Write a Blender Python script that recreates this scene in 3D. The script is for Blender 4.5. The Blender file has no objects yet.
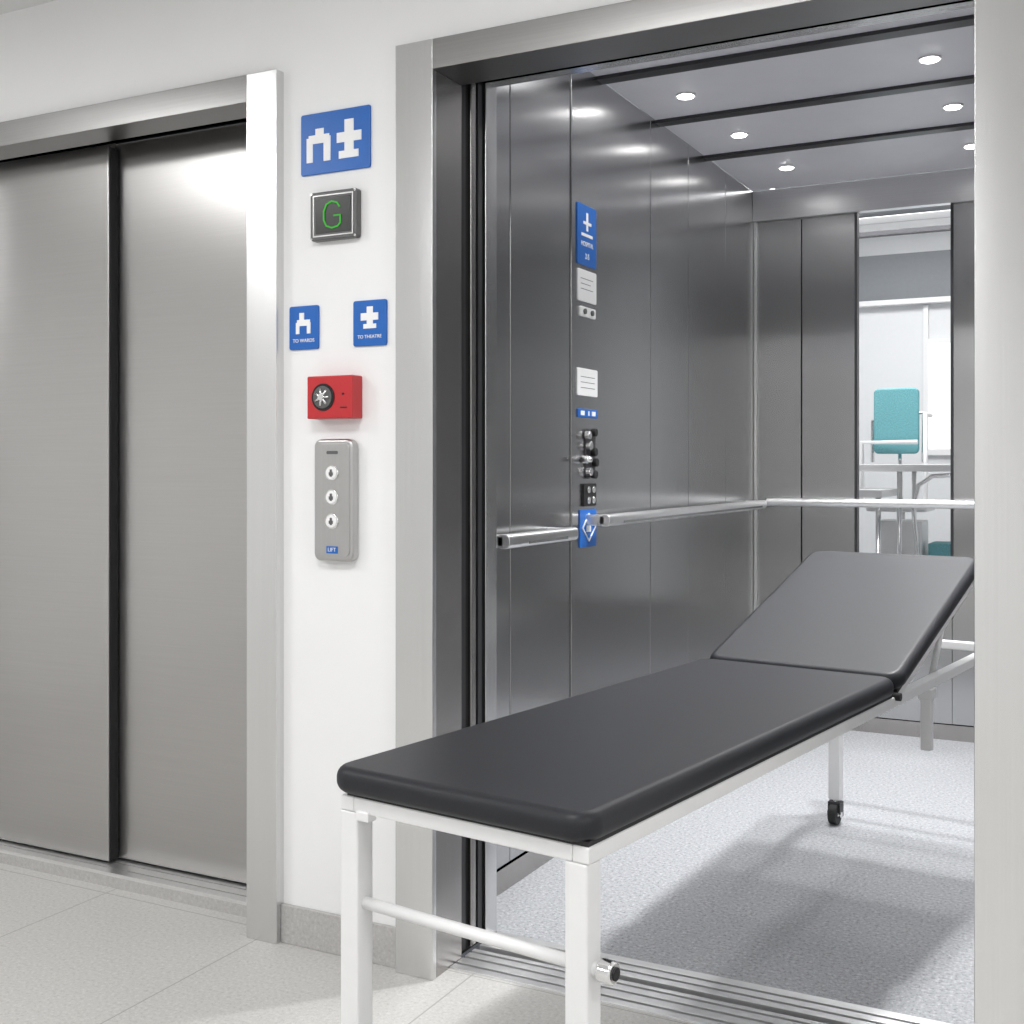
import bpy, bmesh, math
from mathutils import Vector, Matrix
S=bpy.context.scene
C=S.collection
try:
    S.view_settings.view_transform='Standard'
except Exception: pass

# ---------------- materials ----------------
def newmat(n):
    m=bpy.data.materials.new(n); m.use_nodes=True
    nt=m.node_tree; b=nt.nodes['Principled BSDF']; return m,nt,b
def plain(n,col,rough=.5,metal=0,emit=0,noise=0.03,scale=40,bump=0,coat=0,spec=.5):
    m,nt,b=newmat(n)
    b.inputs['Roughness'].default_value=rough; b.inputs['Metallic'].default_value=metal
    b.inputs['Specular IOR Level'].default_value=spec
    if coat: b.inputs['Coat Weight'].default_value=coat
    g=nt.nodes.new('ShaderNodeTexCoord'); t=nt.nodes.new('ShaderNodeTexNoise'); t.inputs['Scale'].default_value=scale
    t.inputs['Detail'].default_value=4
    nt.links.new(g.outputs['Object'],t.inputs['Vector'])
    r=nt.nodes.new('ShaderNodeValToRGB')
    r.color_ramp.elements[0].position=.3; r.color_ramp.elements[1].position=.7
    r.color_ramp.elements[0].color=[max(0,c*(1-noise)) for c in col]+[1]
    r.color_ramp.elements[1].color=[min(1,c*(1+noise)) for c in col]+[1]
    nt.links.new(t.outputs['Fac'],r.inputs['Fac']); nt.links.new(r.outputs['Color'],b.inputs['Base Color'])
    if bump:
        bp=nt.nodes.new('ShaderNodeBump'); bp.inputs['Strength'].default_value=bump; bp.inputs['Distance'].default_value=.001
        nt.links.new(t.outputs['Fac'],bp.inputs['Height']); nt.links.new(bp.outputs['Normal'],b.inputs['Normal'])
    if emit:
        b.inputs['Emission Color'].default_value=(*col,1); b.inputs['Emission Strength'].default_value=emit
    return m
def brushed(n,col,rough=.3,grain='h',amt=.06,aniso=.6):
    m,nt,b=newmat(n); b.inputs['Metallic'].default_value=1; b.inputs['Roughness'].default_value=rough
    g=nt.nodes.new('ShaderNodeNewGeometry'); mp=nt.nodes.new('ShaderNodeMapping')
    mp.inputs['Scale'].default_value=(3,3,260) if grain=='h' else (260,260,2)
    nt.links.new(g.outputs['Position'],mp.inputs['Vector'])
    t=nt.nodes.new('ShaderNodeTexNoise'); t.inputs['Scale'].default_value=1; t.inputs['Detail'].default_value=3
    nt.links.new(mp.outputs[0],t.inputs['Vector'])
    r=nt.nodes.new('ShaderNodeValToRGB')
    r.color_ramp.elements[0].position=.25; r.color_ramp.elements[1].position=.75
    r.color_ramp.elements[0].color=[c*(1-amt) for c in col]+[1]
    r.color_ramp.elements[1].color=[min(1,c*(1+amt)) for c in col]+[1]
    nt.links.new(t.outputs['Fac'],r.inputs['Fac'])
    nt.links.new(r.outputs['Color'],b.inputs['Base Color'])
    if aniso:
        b.inputs['Anisotropic'].default_value=aniso
        cv=nt.nodes.new('ShaderNodeCombineXYZ'); cv.inputs[2].default_value=1 if grain=='v' else 0
        cv.inputs[0].default_value=0 if grain=='v' else .7; cv.inputs[1].default_value=0 if grain=='v' else .7
        nt.links.new(cv.outputs[0],b.inputs['Tangent'])
    return m
def speckle(n,base,dark,light,scale,rough,tile=None,grout=(.4,.4,.4)):
    m,nt,b=newmat(n); b.inputs['Roughness'].default_value=rough
    g=nt.nodes.new('ShaderNodeNewGeometry')
    t=nt.nodes.new('ShaderNodeTexNoise'); t.inputs['Scale'].default_value=scale; t.inputs['Detail'].default_value=3; t.inputs['Roughness'].default_value=.8
    nt.links.new(g.outputs['Position'],t.inputs['Vector'])
    r=nt.nodes.new('ShaderNodeValToRGB'); e=r.color_ramp.elements
    e[0].position=.36; e[0].color=(*dark,1); e[1].position=.64; e[1].color=(*light,1)
    x=e.new(.46); x.color=(*base,1); x=e.new(.54); x.color=(*base,1)
    nt.links.new(t.outputs['Fac'],r.inputs['Fac'])
    out=r.outputs['Color']
    if tile:
        mp=nt.nodes.new('ShaderNodeMapping'); mp.inputs['Location'].default_value=tile
        nt.links.new(g.outputs['Position'],mp.inputs['Vector'])
        br=nt.nodes.new('ShaderNodeTexBrick'); br.offset=0; br.inputs['Scale'].default_value=1
        br.inputs['Brick Width'].default_value=.6; br.inputs['Row Height'].default_value=1.2
        br.inputs['Mortar Size'].default_value=.002; br.inputs['Mortar Smooth'].default_value=0
        nt.links.new(mp.outputs[0],br.inputs['Vector'])
        mx=nt.nodes.new('ShaderNodeMix'); mx.data_type='RGBA'
        nt.links.new(br.outputs['Fac'],mx.inputs[0]); nt.links.new(out,mx.inputs[6]); mx.inputs[7].default_value=(*grout,1)
        out=mx.outputs[2]
    nt.links.new(out,b.inputs['Base Color'])
    return m
def emis(n,col,st):
    m=bpy.data.materials.new(n); m.use_nodes=True; nt=m.node_tree; nt.nodes.clear()
    e=nt.nodes.new('ShaderNodeEmission'); e.inputs[0].default_value=(*col,1); e.inputs[1].default_value=st
    o=nt.nodes.new('ShaderNodeOutputMaterial'); nt.links.new(e.outputs[0],o.inputs[0]); return m

M_wall=plain('wall_paint',(.88,.88,.88),.6,noise=.01,scale=6)
M_ceil=plain('ceiling_paint',(.75,.75,.75),.8,noise=.01)
M_floor=speckle('lobby_terrazzo_tile',(.58,.57,.55),(.48,.47,.45),(.67,.66,.64),110,.42,tile=(.2,-.09,0),grout=(.38,.37,.36))
M_base=speckle('terrazzo_skirting',(.47,.46,.45),(.40,.39,.38),(.54,.53,.52),110,.5)
M_cabfloor=speckle('cab_vinyl_floor',(.40,.41,.43),(.22,.22,.24),(.60,.61,.63),100,.5)
M_frame=brushed('brushed_steel_frame',(.72,.72,.72),.24,'v',.025,aniso=.75)
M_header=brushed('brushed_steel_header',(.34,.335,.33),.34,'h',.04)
M_door=brushed('brushed_steel_door',(.50,.49,.48),.30,'h',.03,aniso=.6)
M_cab=brushed('brushed_steel_cab',(.50,.50,.505),.24,'h',.03,aniso=.7)
M_cabh=brushed('brushed_steel_cab_header',(.70,.70,.71),.34,'h',.04)
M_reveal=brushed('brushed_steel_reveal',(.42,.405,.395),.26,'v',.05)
M_sill=brushed('aluminium_sill',(.85,.85,.85),.42,'h',.05,aniso=0)
M_black=plain('black_gap',(.008,.008,.009),.7)
M_seamline=plain('panel_seam_shadow',(.05,.05,.05),.6)
M_dark=plain('dark_metal',(.06,.06,.065),.4,metal=.6)
M_cabceil=plain('cab_ceiling_panel',(.88,.88,.93),.45,noise=.015,scale=8)
M_strip=plain('ceiling_dark_strip',(.03,.03,.035),.35)
M_spot=emis('downlight_glow',(1,.98,.95),18)
M_ring=plain('downlight_ring',(.85,.85,.85),.3)
M_chrome=plain('chrome',(.82,.82,.82),.15,metal=1,noise=.01)
M_rail=brushed('satin_rail',(.85,.85,.85),.28,'v',.03,aniso=0)
M_white=plain('white_powdercoat',(.82,.82,.82),.35,noise=.01)
M_vinyl=plain('charcoal_vinyl',(.020,.021,.025),.44,noise=.10,scale=260,bump=.12,spec=.28)
M_seam=plain('vinyl_seam',(.012,.012,.013),.6)
M_rubber=plain('caster_rubber',(.02,.02,.02),.6)
M_blue=plain('sign_blue',(.006,.12,.47),.35,noise=.02)
M_signw=plain('sign_white',(.90,.90,.90),.4,noise=.005)
M_red=plain('red_plastic',(.52,.022,.027),.35,noise=.03)
M_panel=brushed('call_panel_silver',(.52,.515,.51),.34,'v',.03,aniso=0)
M_grey=plain('grey_plastic',(.11,.11,.11),.4)
M_lcd=plain('display_face',(.035,.038,.035),.25)
M_green=emis('led_green',(.12,.75,.10),.7)
M_teal=plain('teal_mesh',(.16,.42,.46),.7,noise=.3,scale=160)
M_rooml=emis('panel_light',(1,1,1),4.0)
M_ywin=emis('daylight_pane',(1,1,1),1.3)
M_roomw=plain('clinic_wall',(.82,.83,.84),.7,noise=.01)
M_roomf=plain('clinic_floor',(.62,.62,.62),.4)
M_blind=plain('grey_blind',(.20,.215,.23),.5)
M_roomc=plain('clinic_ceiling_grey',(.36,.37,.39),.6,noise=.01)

# ---------------- helpers ----------------
def finish(name,bm,mat,smooth=False,bev=0,seg=3):
    me=bpy.data.meshes.new(name); bm.normal_update(); bm.to_mesh(me); bm.free()
    o=bpy.data.objects.new(name,me); C.objects.link(o)
    if mat: me.materials.append(mat)
    if bev:
        md=o.modifiers.new('b','BEVEL'); md.width=bev; md.segments=seg; md.limit_method='ANGLE'; md.angle_limit=math.radians(40)
        smooth=True
    if smooth:
        for p in me.polygons: p.use_smooth=True
        if bev:
            w=o.modifiers.new('w','WEIGHTED_NORMAL'); w.keep_sharp=True
    return o
def addbox(bm,x0,x1,y0,y1,z0,z1):
    v=[bm.verts.new(p) for p in [(x0,y0,z0),(x1,y0,z0),(x1,y1,z0),(x0,y1,z0),(x0,y0,z1),(x1,y0,z1),(x1,y1,z1),(x0,y1,z1)]]
    for f in [(0,3,2,1),(4,5,6,7),(0,1,5,4),(1,2,6,5),(2,3,7,6),(3,0,4,7)]: bm.faces.new([v[i] for i in f])
def boxes(name,lst,mat,bev=0,seg=2):
    bm=bmesh.new()
    for b in lst: addbox(bm,*b)
    return finish(name,bm,mat,bev=bev,seg=seg)
def stack(name,lst,mat):
    """overlapping icon strokes facing -Y; each gets a hair more relief so faces never coincide"""
    return boxes(name,[(a,b,c-.00015*i,d,e,f) for i,(a,b,c,d,e,f) in enumerate(lst)],mat)
def box(name,x0,x1,y0,y1,z0,z1,mat,bev=0,seg=2): return boxes(name,[(x0,x1,y0,y1,z0,z1)],mat,bev,seg)
def cyl(name,p0,p1,r,mat,n=28,r2=None,bev=0):
    p0=Vector(p0);p1=Vector(p1);d=p1-p0
    bm=bmesh.new(); bmesh.ops.create_cone(bm,cap_ends=True,segments=n,radius1=r,radius2=r if r2 is None else r2,depth=d.length)
    q=d.to_track_quat('Z','Y'); bmesh.ops.transform(bm,matrix=Matrix.Translation((p0+p1)/2)@q.to_matrix().to_4x4(),verts=bm.verts)
    o=finish(name,bm,mat,bev=bev)
    for p in o.data.polygons: p.use_smooth=len(p.vertices)==4
    return o
def tube(name,pts,r,mat,cyclic=False,res=8):
    c=bpy.data.curves.new(name,'CURVE'); c.dimensions='3D'; s=c.splines.new('POLY'); s.points.add(len(pts)-1)
    for i,p in enumerate(pts): s.points[i].co=(*p,1)
    s.use_cyclic_u=cyclic; c.bevel_depth=r; c.bevel_resolution=res; c.use_fill_caps=True
    o=bpy.data.objects.new(name,c); C.objects.link(o); c.materials.append(mat); return o
def rslab(name,x0,x1,y0,y1,z0,z1,rc,mat,bev=.01,axis='z',n=8,seg=4):
    a0,a1,b0,b1,c0,c1=(x0,x1,y0,y1,z0,z1) if axis=='z' else ((x0,x1,z0,z1,y0,y1) if axis=='y' else (y0,y1,z0,z1,x0,x1))
    pts=[]
    for cx,cy,s in [(a1-rc,b1-rc,0),(a0+rc,b1-rc,90),(a0+rc,b0+rc,180),(a1-rc,b0+rc,270)]:
        for i in range(n+1):
            t=math.radians(s+90*i/n); pts.append((cx+rc*math.cos(t),cy+rc*math.sin(t)))
    def P(a,b,c): return (a,b,c) if axis=='z' else ((a,c,b) if axis=='y' else (c,a,b))
    bm=bmesh.new(); lo=[bm.verts.new(P(a,b,c0)) for a,b in pts]; hi=[bm.verts.new(P(a,b,c1)) for a,b in pts]
    bm.faces.new(lo[::-1]); bm.faces.new(hi); k=len(pts)
    for i in range(k): bm.faces.new([lo[i],lo[(i+1)%k],hi[(i+1)%k],hi[i]])
    bmesh.ops.recalc_face_normals(bm,faces=bm.faces)
    return finish(name,bm,mat,bev=bev,seg=seg)
def group(name,parts,loc=None):
    bpy.context.view_layer.update()
    if loc is None:
        pts=[p.matrix_world@Vector(c) for p in parts for c in p.bound_box]
        loc=Vector([(min(v[i] for v in pts)+max(v[i] for v in pts))/2 for i in range(3)])
    e=bpy.data.objects.new(name,None); e.empty_display_size=.1; C.objects.link(e); e.location=loc
    for p in parts:
        p.parent=e; p.matrix_parent_inverse=Matrix.Translation(-Vector(loc))
    return e
def text(name,s,x,y,z,size,mat,facing='front'):
    c=bpy.data.curves.new(name,'FONT'); c.body=s; c.size=size; c.extrude=.0004; c.align_x='CENTER'; c.align_y='CENTER'
    o=bpy.data.objects.new(name,c); C.objects.link(o); o.location=(x,y,z)
    o.rotation_euler=(math.pi/2,0,0) if facing=='front' else (math.pi/2,0,math.pi/2)
    c.materials.append(mat); return o

H=1.22
# ---------------- lobby shell ----------------
CZ=2.57
LX0,LX1=-3.35,-2.03   # left lift opening
RX0,RX1=-1.467,-.262  # right lift opening
FT=2.165; FO=2.237    # frame inner / outer heights
box('floor',-5.0,2.6,-3.0,2.50,-.1,0,M_floor)
box('floor_threshold',LX0,LX1,2.50,2.53,-.1,0,M_floor)
box('ceiling',-5.0,2.6,-3.0,2.6,CZ,CZ+.1,M_ceil)
boxes('wall_front',[(-5,LX0-.1,2.45,2.6,0,CZ),(LX0-.1,LX1+.095,2.45,2.6,FO-.01,CZ),(LX1+.095,RX0-.1,2.45,2.6,0,CZ),
      (RX0-.1,RX1+.09,2.45,2.6,FO-.01,CZ),(RX1+.09,2.6,2.45,2.6,0,CZ)],M_wall)
box('wall_back',-5,2.6,-3.1,-3,0,CZ,M_wall)
box('wall_left',-5.1,-5,-3,2.6,0,CZ,M_wall)
box('wall_right',2.6,2.7,-3,2.6,0,CZ,M_wall)
box('baseboard_middle',LX1+.098,RX0-.105,2.438,2.45,0,.098,M_base,bev=.002)
box('baseboard_right',RX1+.1,2.6,2.438,2.45,0,.098,M_base,bev=.002)
box('baseboard_left',-5,LX0-.105,2.438,2.45,0,.098,M_base,bev=.002)
# ---------------- left lift ----------------
parts=[]
parts.append(boxes('door_frame',[(LX1,LX1+.098,2.42,2.58,0,FO),(LX0-.105,LX0,2.42,2.58,0,FO)],M_frame,bev=.002))
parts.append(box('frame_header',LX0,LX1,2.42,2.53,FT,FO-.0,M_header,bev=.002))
parts.append(box('frame_soffit',LX0,LX1,2.531,2.56,FT+.004,FO-.0,M_frame))
parts.append(box('sill_riser',LX0,LX1,2.53,2.56,0,.032,M_base))
parts.append(boxes('sill',[(LX0,LX1,2.53,2.56,.032,.042),(LX0,LX1,2.565,2.60,.034,.042),(LX0,LX1,2.605,2.68,.034,.042),(LX0,LX1,2.56,2.68,.0,.033)],M_sill))
parts.append(box('door_leaf_front',LX0-.02,-2.69,2.585,2.615,.048,2.19,M_door,bev=.003))
parts.append(box('door_leaf_rear',-2.73,LX1+.05,2.625,2.655,.048,2.19,M_door,bev=.003))
parts.append(box('door_leaf_edge',-2.69,-2.686,2.59,2.62,.05,2.17,M_black))
parts.append(box('shaft_backing',LX0-.1,LX1+.1,2.69,2.71,0,2.4,M_black))
group('elevator_closed',parts)
# ---------------- right lift ----------------
parts=[]
parts.append(boxes('door_frame',[(RX0-.105,RX0,2.42,2.44,0,FO),(RX1,RX1+.10,2.42,2.44,0,FO)],M_frame,bev=.002))
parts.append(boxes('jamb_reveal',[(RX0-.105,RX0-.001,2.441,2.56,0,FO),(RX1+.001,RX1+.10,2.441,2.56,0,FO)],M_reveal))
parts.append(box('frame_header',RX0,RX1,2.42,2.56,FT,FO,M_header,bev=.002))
parts.append(box('header_track',RX0,RX1,2.60,2.62,2.19,2.30,M_dark))
parts.append(box('cab_door_track',RX0,RX1,2.665,2.68,2.205,2.30,M_frame))
parts.append(box('landing_leaf_a',RX0-.3,RX0-.012,2.575,2.60,.01,2.2,M_dark))
parts.append(box('landing_leaf_b',RX0-.3,RX0-.004,2.615,2.64,.01,2.2,M_reveal,bev=.003))
parts.append(box('cab_leaf_a',RX0-.12,RX0-.010,2.66,2.68,.01,2.2,M_dark))
parts.append(box('landing_gap_black',RX0-.02,RX0-.015,2.56,2.70,0,2.3,M_black))
parts.append(box('landing_gap_black_far',RX1+.012,RX1+.02,2.56,2.70,0,2.3,M_black))
parts.append(box('shaft_top_black',RX0-.1,RX1+.1,2.56,2.70,2.31,2.33,M_black))
group('elevator_door_frame',parts)
# sills
L=[]
for a,b in [(2.50,2.525),(2.535,2.565),(2.575,2.60),(2.61,2.625),(2.65,2.675),(2.685,2.71),(2.72,2.75)]:
    L.append((RX0,RX1,a,b,-.02,.004))
parts=[boxes('sill_ribs',L,M_sill,bev=.001),box('sill_base',RX0,RX1,2.50,2.75,-.1,-.012,M_dark)]
group('door_sill',parts)
# cab
CX0,CX1,CY0,CY1,CC=-1.6,-.13,2.75,5.62,2.54
box('floor_cab',CX0,CX1,CY0,CY1,-.1,0.0,M_cabfloor)
ys=[2.75,3.076,3.495,3.75,4.22,4.654,5.16,5.62]
for side in (0,1):
    parts=[]
    for i in range(len(ys)-1):
        e=.004 if i==2 else 0
        if side==0: parts.append(box('side_panel_%d'%i,CX0-.02,CX0+e,ys[i]+.002,ys[i+1]-.002,.07,CC,M_cab,bev=.003))
        else: parts.append(box('side_panel_%d'%i,CX1-e,CX1+.02,ys[i]+.002,ys[i+1]-.002,.07,CC,M_cab,bev=.003))
    xb=(CX0-.05,CX0-.02) if side==0 else (CX1+.02,CX1+.05)
    parts.append(box('side_backing',xb[0],xb[1],2.75,5.65,0,CC,M_seamline))
    xk=(CX0-.02,CX0+.006) if side==0 else (CX1-.006,CX1+.02)
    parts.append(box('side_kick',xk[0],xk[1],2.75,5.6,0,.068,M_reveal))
    group('wall_cab_left' if side==0 else 'wall_cab_right',parts)
WX0,WX1,WZ0,WZ1=-1.12,-.70,.55,2.395
parts=[box('panel_a',CX0,-1.375,CY1,CY1+.02,.07,2.395,M_cab,bev=.003),
       box('panel_b',-1.371,WX0,CY1,CY1+.02,.07,2.395,M_cab,bev=.003),
       box('panel_c',WX1,-.46,CY1,CY1+.02,.07,2.395,M_cab,bev=.003),
       box('panel_d',-.456,CX1,CY1,CY1+.02,.07,2.395,M_cab,bev=.003),
       box('panel_low',WX0,WX1,CY1,CY1+.02,.07,WZ0-.006,M_cab,bev=.002),
       box('kick',CX0,CX1,CY1-.006,CY1+.02,0,.068,M_reveal),
       box('top_band',CX0,CX1,CY1-.03,CY1+.02,2.395,CC,M_cabh,bev=.002),
       box('seam_backing_a',-1.39,-1.36,CY1+.02,CY1+.03,.07,2.395,M_black),
       box('seam_backing_b',-.47,-.44,CY1+.02,CY1+.03,.07,2.395,M_black),
       box('corner_trim',CX0,CX0+.018,CY1-.018,CY1,.07,2.395,M_rail,bev=.003)]
parts.append(boxes('window_trim',[(WX0-.006,WX0+.006,CY1-.006,CY1+.04,WZ0,WZ1),(WX1-.006,WX1+.006,CY1-.006,CY1+.04,WZ0,WZ1),(WX0-.006,WX1+.006,CY1-.006,CY1+.04,WZ0-.006,WZ0)],M_dark))
group('wall_cab_rear',parts)
boxes('wall_cab_front',[(CX0,RX0-.003,2.69,2.75,0,CC),(RX1+.003,CX1,2.69,2.75,0,CC),(RX0-.003,RX1+.003,2.70,2.75,2.215,CC)],M_frame,bev=.002)
# cab ceiling
parts=[box('slab',CX0,CX1,CY0,CY1,CC+.022,CC+.05,M_strip)]
sy=[2.60,3.16,3.73,4.30,4.88,5.60]
for i in range(5):
    parts.append(box('ceiling_panel_%d'%i,CX0,CX1,max(CY0,sy[i]+.022),sy[i+1]-.022,CC,CC+.02,M_cabceil,bev=.002))
for i,y in enumerate(sy[1:5]):
    parts.append(box('dark_slat_%d'%i,CX0,CX1,y-.03,y+.03,CC-.012,CC+.005,M_strip,bev=.002))
group('ceiling_cab',parts)
for k,y in enumerate((3.45,4.03,4.60,5.20)):
    for c,x in enumerate(((-1.40,-1.395,-1.37,-1.335)[k],-.57)):
        a=cyl('bezel',(x,y,CC-.006),(x,y,CC+.002),.036,M_ring)
        b=cyl('lens',(x,y,CC-.009),(x,y,CC-.005),.028,M_spot)
        group('downlight',[a,b])
        ld=bpy.data.lights.new('spot','SPOT'); ld.energy=(14,(135,110,45,45)[k])[c]; ld.spot_size=math.radians((150,112)[c]); ld.spot_blend=.9; ld.shadow_soft_size=.05
        lo=bpy.data.objects.new('downlight_lamp',ld); C.objects.link(lo); lo.location=(x,y,CC-.03)
# handrails
def siderail(y0,y1,z=1.03):
    X=CX0+.075
    ps=[rslab('grip',X-.02,X+.02,y0,y1,z-.020,z+.020,.014,M_rail,bev=.003,axis='y')]
    for y in (y0+.015,y1-.015):
        ps.append(rslab('end_return',CX0-.0,X,y-.015,y+.015,z-.018,z+.018,.006,M_rail,bev=.003,axis='x'))
    for y in (y0+.10,y1-.10):
        ps.append(box('mount',CX0,X,y-.01,y+.01,z-.012,z-.002,M_chrome))
    ps.append(box('insert',X+.0185,X+.0215,y0+.12,y1-.08,z-.012,z-.004,M_grey))
    return group('handrail',ps)
siderail(2.89,3.35,1.015); siderail(3.60,5.50,1.045)
ps=[cyl('grip',(-1.52,CY1-.07,1.055),(-.2,CY1-.07,1.055),.019,M_rail,bev=.004)]
for x in (-1.45,-.92,-.3): ps.append(cyl('mount',(x,CY1-.07,1.055),(x,CY1,1.055),.008,M_chrome))
group('handrail',ps)

# ---------------- control panel items on cab wall ----------------
PX=CX0+.004
def plate(nm,y0,y1,z0,z1,mat,t=.004): return rslab(nm,PX,PX+t,y0,y1,z0,z1,.006,mat,bev=.001,axis='x',n=4,seg=2)
ps=[plate('plate',3.535,3.69,1.885,2.085,M_blue)]
def sidestack(nm,l,mat): return boxes(nm,[(a,b+.00015*i,c,d,e,f) for i,(a,b,c,d,e,f) in enumerate(l)],mat)
ps.append(sidestack('pictogram',[(PX+.0035,PX+.0048,3.604,3.620,2.00,2.06),(PX+.0035,PX+.0048,3.58,3.645,2.02,2.030),(PX+.0035,PX+.0048,3.565,3.655,1.98,1.990)],M_signw))
ps.append(text('label','HOSPITAL',PX+.0045,3.612,1.955,.022,M_signw,'side')); ps.append(text('label_b','2-5',PX+.0045,3.612,1.915,.026,M_signw,'side'))
group('floor_directory_sign',ps)
ps=[plate('card',3.54,3.69,1.765,1.87,M_signw)]
ps+= [box('print_line_%d'%i,PX+.0035,PX+.0043,3.56,3.66-.02*(i%2),1.805+i*.017,1.807+i*.017,M_grey) for i in range(3)]
group('notice_card',ps)
ps=[plate('body',3.555,3.68,1.715,1.748,M_signw,.006),cyl('stud_a',(PX,3.585,1.732),(PX+.012,3.585,1.732),.009,M_grey),cyl('stud_b',(PX,3.645,1.732),(PX+.012,3.645,1.732),.009,M_grey)]
group('position_indicator',ps)
ps=[plate('card',3.535,3.70,1.455,1.545,M_signw)]
ps+= [box('print_line_%d'%i,PX+.0035,PX+.0043,3.56,3.675,1.48+i*.018,1.482+i*.018,M_grey) for i in range(3)]
group('notice_card',ps)
ps=[plate('body',3.54,3.70,1.383,1.412,M_blue),box('mark_a',PX+.0035,PX+.005,3.56,3.59,1.39,1.405,M_signw),box('mark_b',PX+.0035,PX+.005,3.62,3.63,1.39,1.405,M_signw),box('mark_c',PX+.0035,PX+.005,3.65,3.68,1.39,1.405,M_signw)]
group('load_label',ps)
ps=[plate('backplate',3.60,3.68,1.185,1.345,M_dark,.005)]
for i,(y,z) in enumerate([(3.60,1.325),(3.65,1.335),(3.61,1.29),(3.65,1.27),(3.58,1.245),(3.66,1.235),(3.61,1.205),(3.65,1.195)]):
    ps.append(cyl('button_%d'%i,(PX+.004,y,z),(PX+.022,y,z),.014,M_chrome if i%2==0 else M_black,bev=.003))
ps.append(cyl('key_barrel',(PX+.004,3.57,1.245),(PX+.04,3.57,1.245),.008,M_chrome))
ps.append(plate('lower_plate',3.58,3.68,1.09,1.165,M_black,.008))
for i,(y,z) in enumerate([(3.61,1.145),(3.65,1.145),(3.61,1.11),(3.65,1.11)]):
    ps.append(cyl('small_button_%d'%i,(PX+.008,y,z),(PX+.014,y,z),.012,M_chrome,bev=.002))
group('car_operating_panel',ps)
ps=[plate('plate',3.555,3.69,.955,1.08,M_blue)]
ps.append(tube('diamond',[(PX+.006,3.6225,.975),(PX+.006,3.675,1.02),(PX+.006,3.6225,1.065),(PX+.006,3.57,1.02)],.003,M_signw,True,2))
ps.append(box('icon',PX+.0035,PX+.006,3.605,3.64,1.005,1.04,M_signw))
group('accessibility_sign',ps)

# ---------------- lobby wall signs ----------------
W=2.45
def sign(nm,x0,x1,z0,z1,parts_fn):
    ps=[rslab('plate',x0,x1,W-.006,W,z0,z1,.006,M_blue,bev=.0015,axis='y',n=4,seg=2)]
    w=x1-x0;h=z1-z0
    bx=lambda a,b,c,d:(x0+a*w,x0+b*w,W-.0072,W-.005,z0+c*h,z0+d*h)
    ps+=parts_fn(bx,x0,w,z0,h)
    return group(nm,ps)
def gl_big(bx,x0,w,z0,h):
    a=stack('bed_icon',[bx(.09,.18,.20,.60),bx(.12,.42,.50,.64),bx(.22,.34,.60,.74),bx(.34,.44,.20,.60),],M_signw)
    b=stack('cross_icon',[bx(.64,.77,.24,.82),bx(.53,.88,.46,.62),bx(.56,.84,.20,.32)],M_signw)
    return [a,b]
sign('hospital_lift_sign',-1.873,-1.661,1.96,2.115,gl_big)
def gl_l(bx,x0,w,z0,h):
    return [stack('bed_icon',[bx(.24,.36,.36,.62),bx(.28,.72,.54,.68),bx(.36,.52,.66,.84),bx(.62,.74,.36,.62)],M_signw),
            text('caption','TO WARDS',x0+w*.5,W-.0065,z0+h*.2,.013,M_signw)]
def gl_r(bx,x0,w,z0,h):
    return [stack('cross_icon',[bx(.42,.60,.42,.86),bx(.24,.76,.56,.72),bx(.32,.70,.38,.48)],M_signw),
            text('caption','TO THEATRE',x0+w*.5,W-.0065,z0+h*.2,.012,M_signw)]
sign('ward_direction_sign',-1.910,-1.818,1.519,1.63,gl_l)
sign('theatre_direction_sign',-1.712,-1.613,1.519,1.632,gl_r)
# floor indicator
dx=.010
ps=[rslab('housing',-1.842+dx,-1.70+dx,W-.022,W,1.788,1.91,.008,M_grey,bev=.004,axis='y'),
    boxes('bezel',[(-1.832+dx,-1.71+dx,W-.0235,W-.02,1.797,1.800),(-1.832+dx,-1.71+dx,W-.0235,W-.02,1.898,1.901),(-1.832+dx,-1.829+dx,W-.0235,W-.02,1.800,1.898),(-1.713+dx,-1.71+dx,W-.0235,W-.02,1.800,1.898)],M_panel),
    box('screen',-1.824+dx,-1.718+dx,W-.0235,W-.021,1.805,1.893,M_lcd,bev=.001)]
gx,gz=-1.771+dx,1.849; g=[]
for a,b in [(.022,.018),(.014,.029),(-.002,.033),(-.018,.027),(-.026,.010),(-.026,-.012),(-.018,-.027),(-.002,-.033),(.016,-.030),(.024,-.022),(.024,-.003),(.004,-.003)]:
    g.append((gx+a,W-.0255,gz+b))
ps.append(tube('led_digit',g,.0020,M_green,res=3))
for x in (-1.837+dx,-1.705+dx):
    for z in (1.793,1.905): ps.append(cyl('screw',(x,W-.0235,z),(x,W-.021,z),.003,M_chrome,n=10))
group('floor_indicator_display',ps)
# red box
dx=.026
ps=[box('housing',-1.85+dx,-1.713+dx,W-.045,W,1.340,1.446,M_red,bev=.003)]
cx,cz=-1.800+dx,1.393
ps.append(cyl('recess_ring',(cx,W-.048,cz),(cx,W-.044,cz),.034,M_black,bev=.001))
ps.append(cyl('sounder_grille',(cx,W-.050,cz),(cx,W-.047,cz),.028,M_grey,bev=.002))
for i in range(7):
    t=i*2*math.pi/7
    ps.append(cyl('spoke_%d'%i,(cx,W-.053,cz),(cx+.022*math.cos(t),W-.051,cz+.022*math.sin(t)),.0035,M_chrome,n=8))
ps.append(cyl('hub',(cx,W-.058,cz),(cx,W-.05,cz),.008,M_chrome))
ps.append(box('keyhole_tab',-1.748+dx,-1.730+dx,W-.047,W-.044,1.365,1.368,M_seam)); ps.append(cyl('led',(-1.74+dx,W-.047,1.40),(-1.74+dx,W-.044,1.40),.003,M_black))
group('fire_alarm_box',ps)
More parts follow.
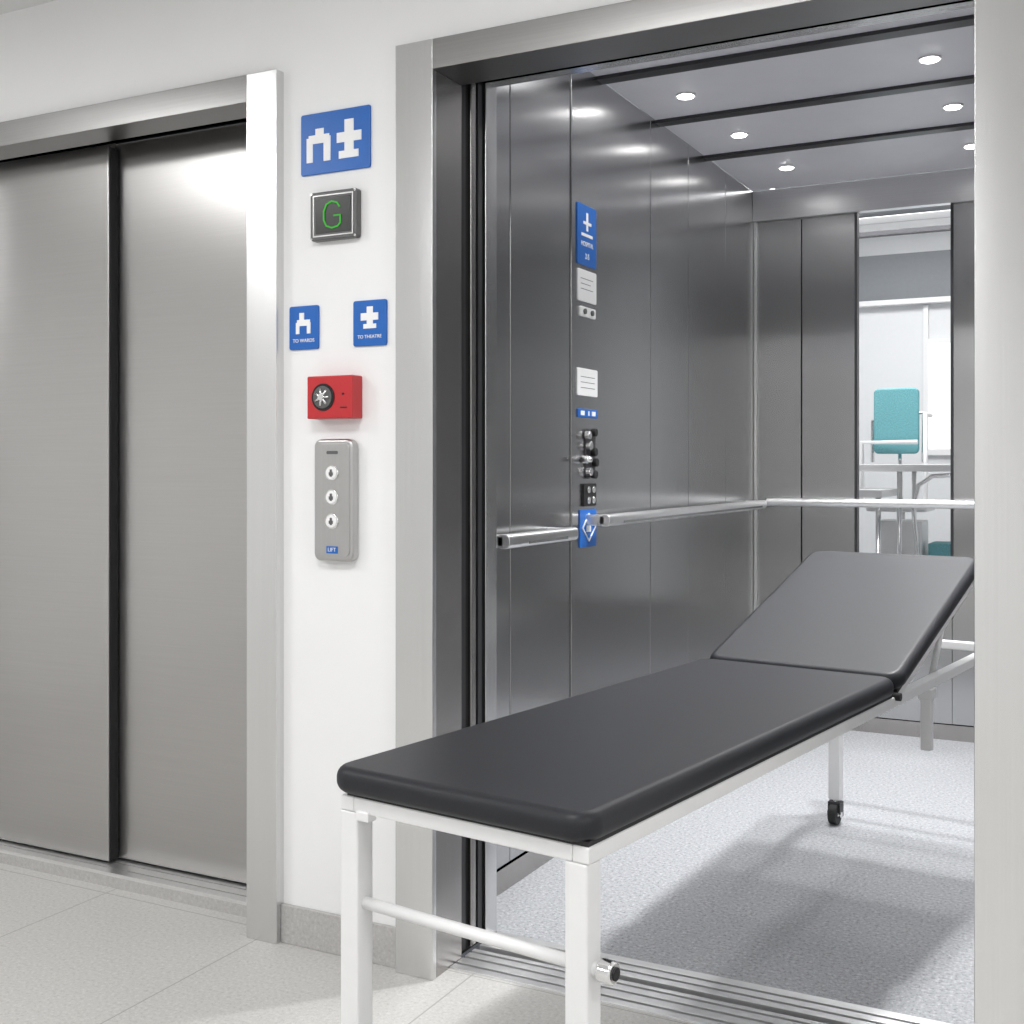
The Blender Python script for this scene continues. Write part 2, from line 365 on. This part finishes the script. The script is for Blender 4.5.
# call panel
dx=.018; cxp=-1.776+dx
ps=[rslab('body',-1.835+dx,-1.715+dx,W-.028,W,.985,1.29,.02,M_panel,bev=.008,axis='y')]
ps.append(rslab('face',-1.826+dx,-1.724+dx,W-.030,W-.026,.997,1.278,.016,M_panel,bev=.001,axis='y'))
ps.append(rslab('speaker_slot',-1.793+dx,-1.759+dx,W-.031,W-.029,1.252,1.260,.003,M_grey,bev=0.0005,axis='y'))
for i,z in enumerate((1.205,1.145,1.085)):
    ps.append(cyl('button_ring_%d'%i,(cxp,W-.033,z),(cxp,W-.029,z),.020,M_chrome,bev=.002))
    ps.append(cyl('button_cap_%d'%i,(cxp,W-.035,z),(cxp,W-.032,z),.0155,M_signw,bev=.001))
    ps.append(stack('button_icon_%d'%i,[(cxp-.006,cxp+.006,W-.0362,W-.0345,z-.006,z+.002),(cxp-.003,cxp+.003,W-.0362,W-.0345,z-.009,z+.009)],M_grey))
ps.append(box('label',-1.793+dx,-1.759+dx,W-.031,W-.0295,1.005,1.023,M_blue))
ps.append(text('label_text','LIFT',cxp,W-.0315,1.014,.014,M_signw))
group('lift_call_panel',ps)

# ---------------- examination couch ----------------
B=bpy.data.objects.new('examination_couch',None); C.objects.link(B); B.location=(-1.218,1.685,0); B.rotation_euler=(0,0,math.radians(-8.1))
def P(o): o.parent=B; return o
BW=.52; TL=2.52; hz=1.45; ZT=.703; TH=.047; PX0=-.018
P(rslab('seat_pad',PX0,BW-.004,-.004,hz-.006,ZT-TH,ZT,.045,M_vinyl,bev=.020,seg=6))
P(box('seat_board',.015,BW-.015,.015,hz-.02,ZT-TH-.004,ZT-TH+.004,M_seam))
ang=math.radians(17.8)
Rm=Matrix.Translation((0,hz,ZT-TH))@Matrix.Rotation(ang,4,'X')
def PH(o): o.parent=B; o.matrix_local=Rm; return o
PH(rslab('head_pad',PX0+.006,BW,.006,.83,0,TH,.045,M_vinyl,bev=.020,seg=6))
PH(box('head_board',.015,BW-.015,.02,.82,-.006,.004,M_seam))
PH(boxes('head_frame',[(.02,.045,.02,.78,-.033,-.006),(BW-.045,BW-.02,.02,.78,-.033,-.006),(.045,BW-.045,.755,.78,-.033,-.006)],M_white,bev=.003))
F1=ZT-TH-.004; F0=F1-.026
P(boxes('frame_rails',[(.002,.032,.012,TL,F0,F1),(BW-.042,BW-.012,.012,TL,F0,F1),(.032,BW-.042,.012,.042,F0,F1),(.032,BW-.042,TL-.03,TL,F0,F1),(.032,BW-.042,1.41,1.44,F0,F1),(.032,BW-.042,.8,.825,F0,F1)],M_white,bev=.003))
for nm,x,y in [('leg_front_a',.0,.012),('leg_front_b',BW-.056,.012)]:
    P(box(nm,x,x+.041,y,y+.041,.015,F0,M_white,bev=.004))
    P(box(nm+'_foot',x-.003,x+.044,y-.003,y+.044,0,.02,M_rubber,bev=.004))
for nm,x in [('leg_rear_a',-.039),('leg_rear_b',BW-.011)]:
    y=2.44
    P(box(nm,x,x+.040,y,y+.040,.085,F1,M_white,bev=.004))
    cx=x+.02; cy=y+.02
    P(cyl(nm+'_stem',(cx,cy,.06),(cx,cy,.09),.012,M_chrome))
    P(boxes(nm+'_fork',[(cx-.022,cx-.016,cy-.018,cy+.018,.025,.070),(cx+.016,cx+.022,cy-.018,cy+.018,.025,.070),(cx-.022,cx+.022,cy-.018,cy+.018,.070,.078)],M_dark,bev=.002))
    P(cyl(nm+'_wheel',(cx-.014,cy-.008,.036),(cx+.014,cy-.008,.036),.036,M_rubber,bev=.004))
    P(cyl(nm+'_hub',(cx-.024,cy-.008,.036),(cx+.024,cy-.008,.036),.010,M_chrome))
P(cyl('front_cross_tube',(.02,.033,.466),(BW+.020,.033,.466),.0105,M_white))
P(cyl('tube_end_cap',(BW-.005,.033,.466),(BW+.02,.033,.466),.018,M_chrome,bev=.004))
P(cyl('tube_end_bolt',(BW+.02,.033,.466),(BW+.024,.033,.466),.010,M_black,bev=.001))
P(box('corner_bracket',.041,.070,.006,.03,F0-.012,F0+.006,M_white,bev=.003))
P(box('strut_bracket',BW-.040,BW-.012,1.74,1.768,.46,F0-.026,M_white,bev=.003))
P(box('strut_clamp',BW-.045,BW-.007,1.73,1.778,F0-.028,F0,M_white,bev=.003))
for x in (.055,BW-.055):
    P(cyl('ratchet_strut',(x,1.90,F0+.01),(x,2.02,ZT+.09),.009,M_white))
P(cyl('hinge_pin',(.01,hz,ZT-TH-.004),(BW-.0,hz,ZT-TH-.004),.010,M_rubber))

# ---------------- clinic room behind cab window ----------------
RY=8.5
box('floor_clinic',-3.2,1.0,5.70,RY,-.1,0,M_roomf)
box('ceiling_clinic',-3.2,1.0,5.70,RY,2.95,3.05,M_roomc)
box('wall_clinic_rear',-3.2,1.0,RY,RY+.1,0,2.95,M_roomw)
box('wall_clinic_left',-3.3,-3.2,5.70,RY,0,2.95,M_roomw)
box('wall_clinic_right',1.0,1.1,5.70,RY,0,2.95,M_roomw)
ps=[box('blind',-1.9,-.8,RY-.05,RY-.01,2.37,2.68,M_blind),box('pelmet',-2.0,-.8,RY-.08,RY,2.33,2.365,M_signw)]
group('window_blind',ps)
ps=[box('pane',-1.21,-.6,RY-.012,RY-.002,1.34,2.06,M_ywin),boxes('window_frame',[(-1.24,-1.21,RY-.03,RY,1.3,2.32),(-1.21,-.6,RY-.028,RY,1.3,1.34),(-1.21,-.6,RY-.028,RY,2.06,2.09)],M_signw)]
group('window_1',ps)
box('trim_ceiling_rail',-2.4,0,7.4,7.46,2.62,2.67,M_dark)
ps=[box('fixture_body',-2.2,-.3,6.55,6.75,2.52,2.56,M_signw,bev=.005)]
group('ceiling_light_bar',ps+[box('hanger_a',-1.8,-1.78,6.64,6.66,2.56,2.95,M_signw),box('hanger_b',-.5,-.48,6.64,6.66,2.56,2.95,M_signw)])
ps=[rslab('top',-1.75,-.75,6.75,7.35,1.195,1.235,.03,M_white,bev=.006),
    box('lower_shelf',-1.75,-1.15,6.45,6.9,1.06,1.10,M_white,bev=.004),
    box('bottom_shelf',-1.75,-.75,6.5,7.35,.66,.69,M_white,bev=.004)]
for x in (-1.70,-1.12,-.80):
    for y in (6.80,7.30): ps.append(cyl('post',(x,y,0),(x,y,1.2),.014,M_chrome))
ps.append(tube('side_loop',[(-1.02,6.8,.69),(-1.05,6.8,1.0),(-1.02,6.8,1.12),(-.95,6.8,1.17),(-.8,6.8,1.18)],.012,M_chrome))
ps.append(cyl('front_post_a',(-1.70,6.50,0),(-1.70,6.50,1.06),.014,M_chrome)); ps.append(cyl('front_post_b',(-1.18,6.50,0),(-1.18,6.50,1.06),.014,M_chrome))
for k,(x0,x1,mt) in enumerate([(-1.25,-1.01,M_white),(-.98,-.80,M_teal)]):
    ps.append(rslab('storage_bin_%d'%k,x0,x1,6.85,7.1,.69,(.92,.80)[k],.02,mt,bev=.006))
group('nurse_counter',ps)
# task chair
q=-.065
ps=[rslab('backrest',-1.325+q,-1.06+q,7.50,7.54,1.30,1.70,.03,M_teal,bev=.01,axis='y'),
    tube('back_frame',[(-1.34+q,7.55,1.25),(-1.34+q,7.55,1.5),(-1.04+q,7.55,1.55),(-1.04+q,7.55,1.25)],.012,M_chrome),
    rslab('seat',-1.36+q,-1.0+q,7.40,7.80,.95,1.02,.04,M_white,bev=.015),
    tube('armrest_a',[(-1.39+q,7.50,1.0),(-1.39+q,7.48,1.37),(-1.06+q,7.46,1.37)],.014,M_signw),
    tube('armrest_b',[(-1.02+q,7.50,1.0),(-1.02+q,7.48,1.54),(-1.02+q,7.7,1.54)],.014,M_signw),
    cyl('gas_column',(-1.18+q,7.6,.1),(-1.18+q,7.6,.97),.025,M_chrome),
    cyl('spine',(-1.18+q,7.6,1.0),(-1.18+q,7.56,1.4),.014,M_chrome)]
for i in range(5):
    t=i*2*math.pi/5; X=-1.18+q+.27*math.cos(t); Y=7.6+.27*math.sin(t)
    ps.append(cyl('foot_%d'%i,(-1.18+q,7.6,.11),(X,Y,.06),.016,M_chrome))
    ps.append(cyl('castor_%d'%i,(X-.012,Y,.028),(X+.012,Y,.028),.028,M_rubber))
group('task_chair',ps)

# ---------------- lights ----------------
def area(n,loc,sx,sy,e,rot=(0,0,0),col=(1,1,1)):
    l=bpy.data.lights.new(n,'AREA'); l.shape='RECTANGLE'; l.size=sx; l.size_y=sy; l.energy=e; l.color=col
    o=bpy.data.objects.new(n,l); C.objects.link(o); o.location=loc; o.rotation_euler=rot; return o
for x in (-3.3,-1.1,1.2):
    for y in (-1.4,.9):
        rslab('ceiling_light_panel',x-.3,x+.3,y-.3,y+.3,CZ-.012,CZ,.01,M_rooml,bev=.001)
        area('ceiling_lamp',(x,y,CZ-.03),.58,.58,19)
area('clinic_lamp',(-1.2,7.0,2.9),1.6,1.2,60)
w=bpy.data.worlds.new('w'); S.world=w; w.use_nodes=True
w.node_tree.nodes['Background'].inputs[0].default_value=(.9,.93,1,1); w.node_tree.nodes['Background'].inputs[1].default_value=.4

cd=bpy.data.cameras.new('camera'); cam=bpy.data.objects.new('camera',cd); C.objects.link(cam)
cam.location=(0,0,H); cam.rotation_euler=(math.radians(90),0,math.radians(27.4))
cd.sensor_width=36; cd.lens=41.83; cd.shift_y=-45/1024; cd.clip_start=.05
S.camera=cam
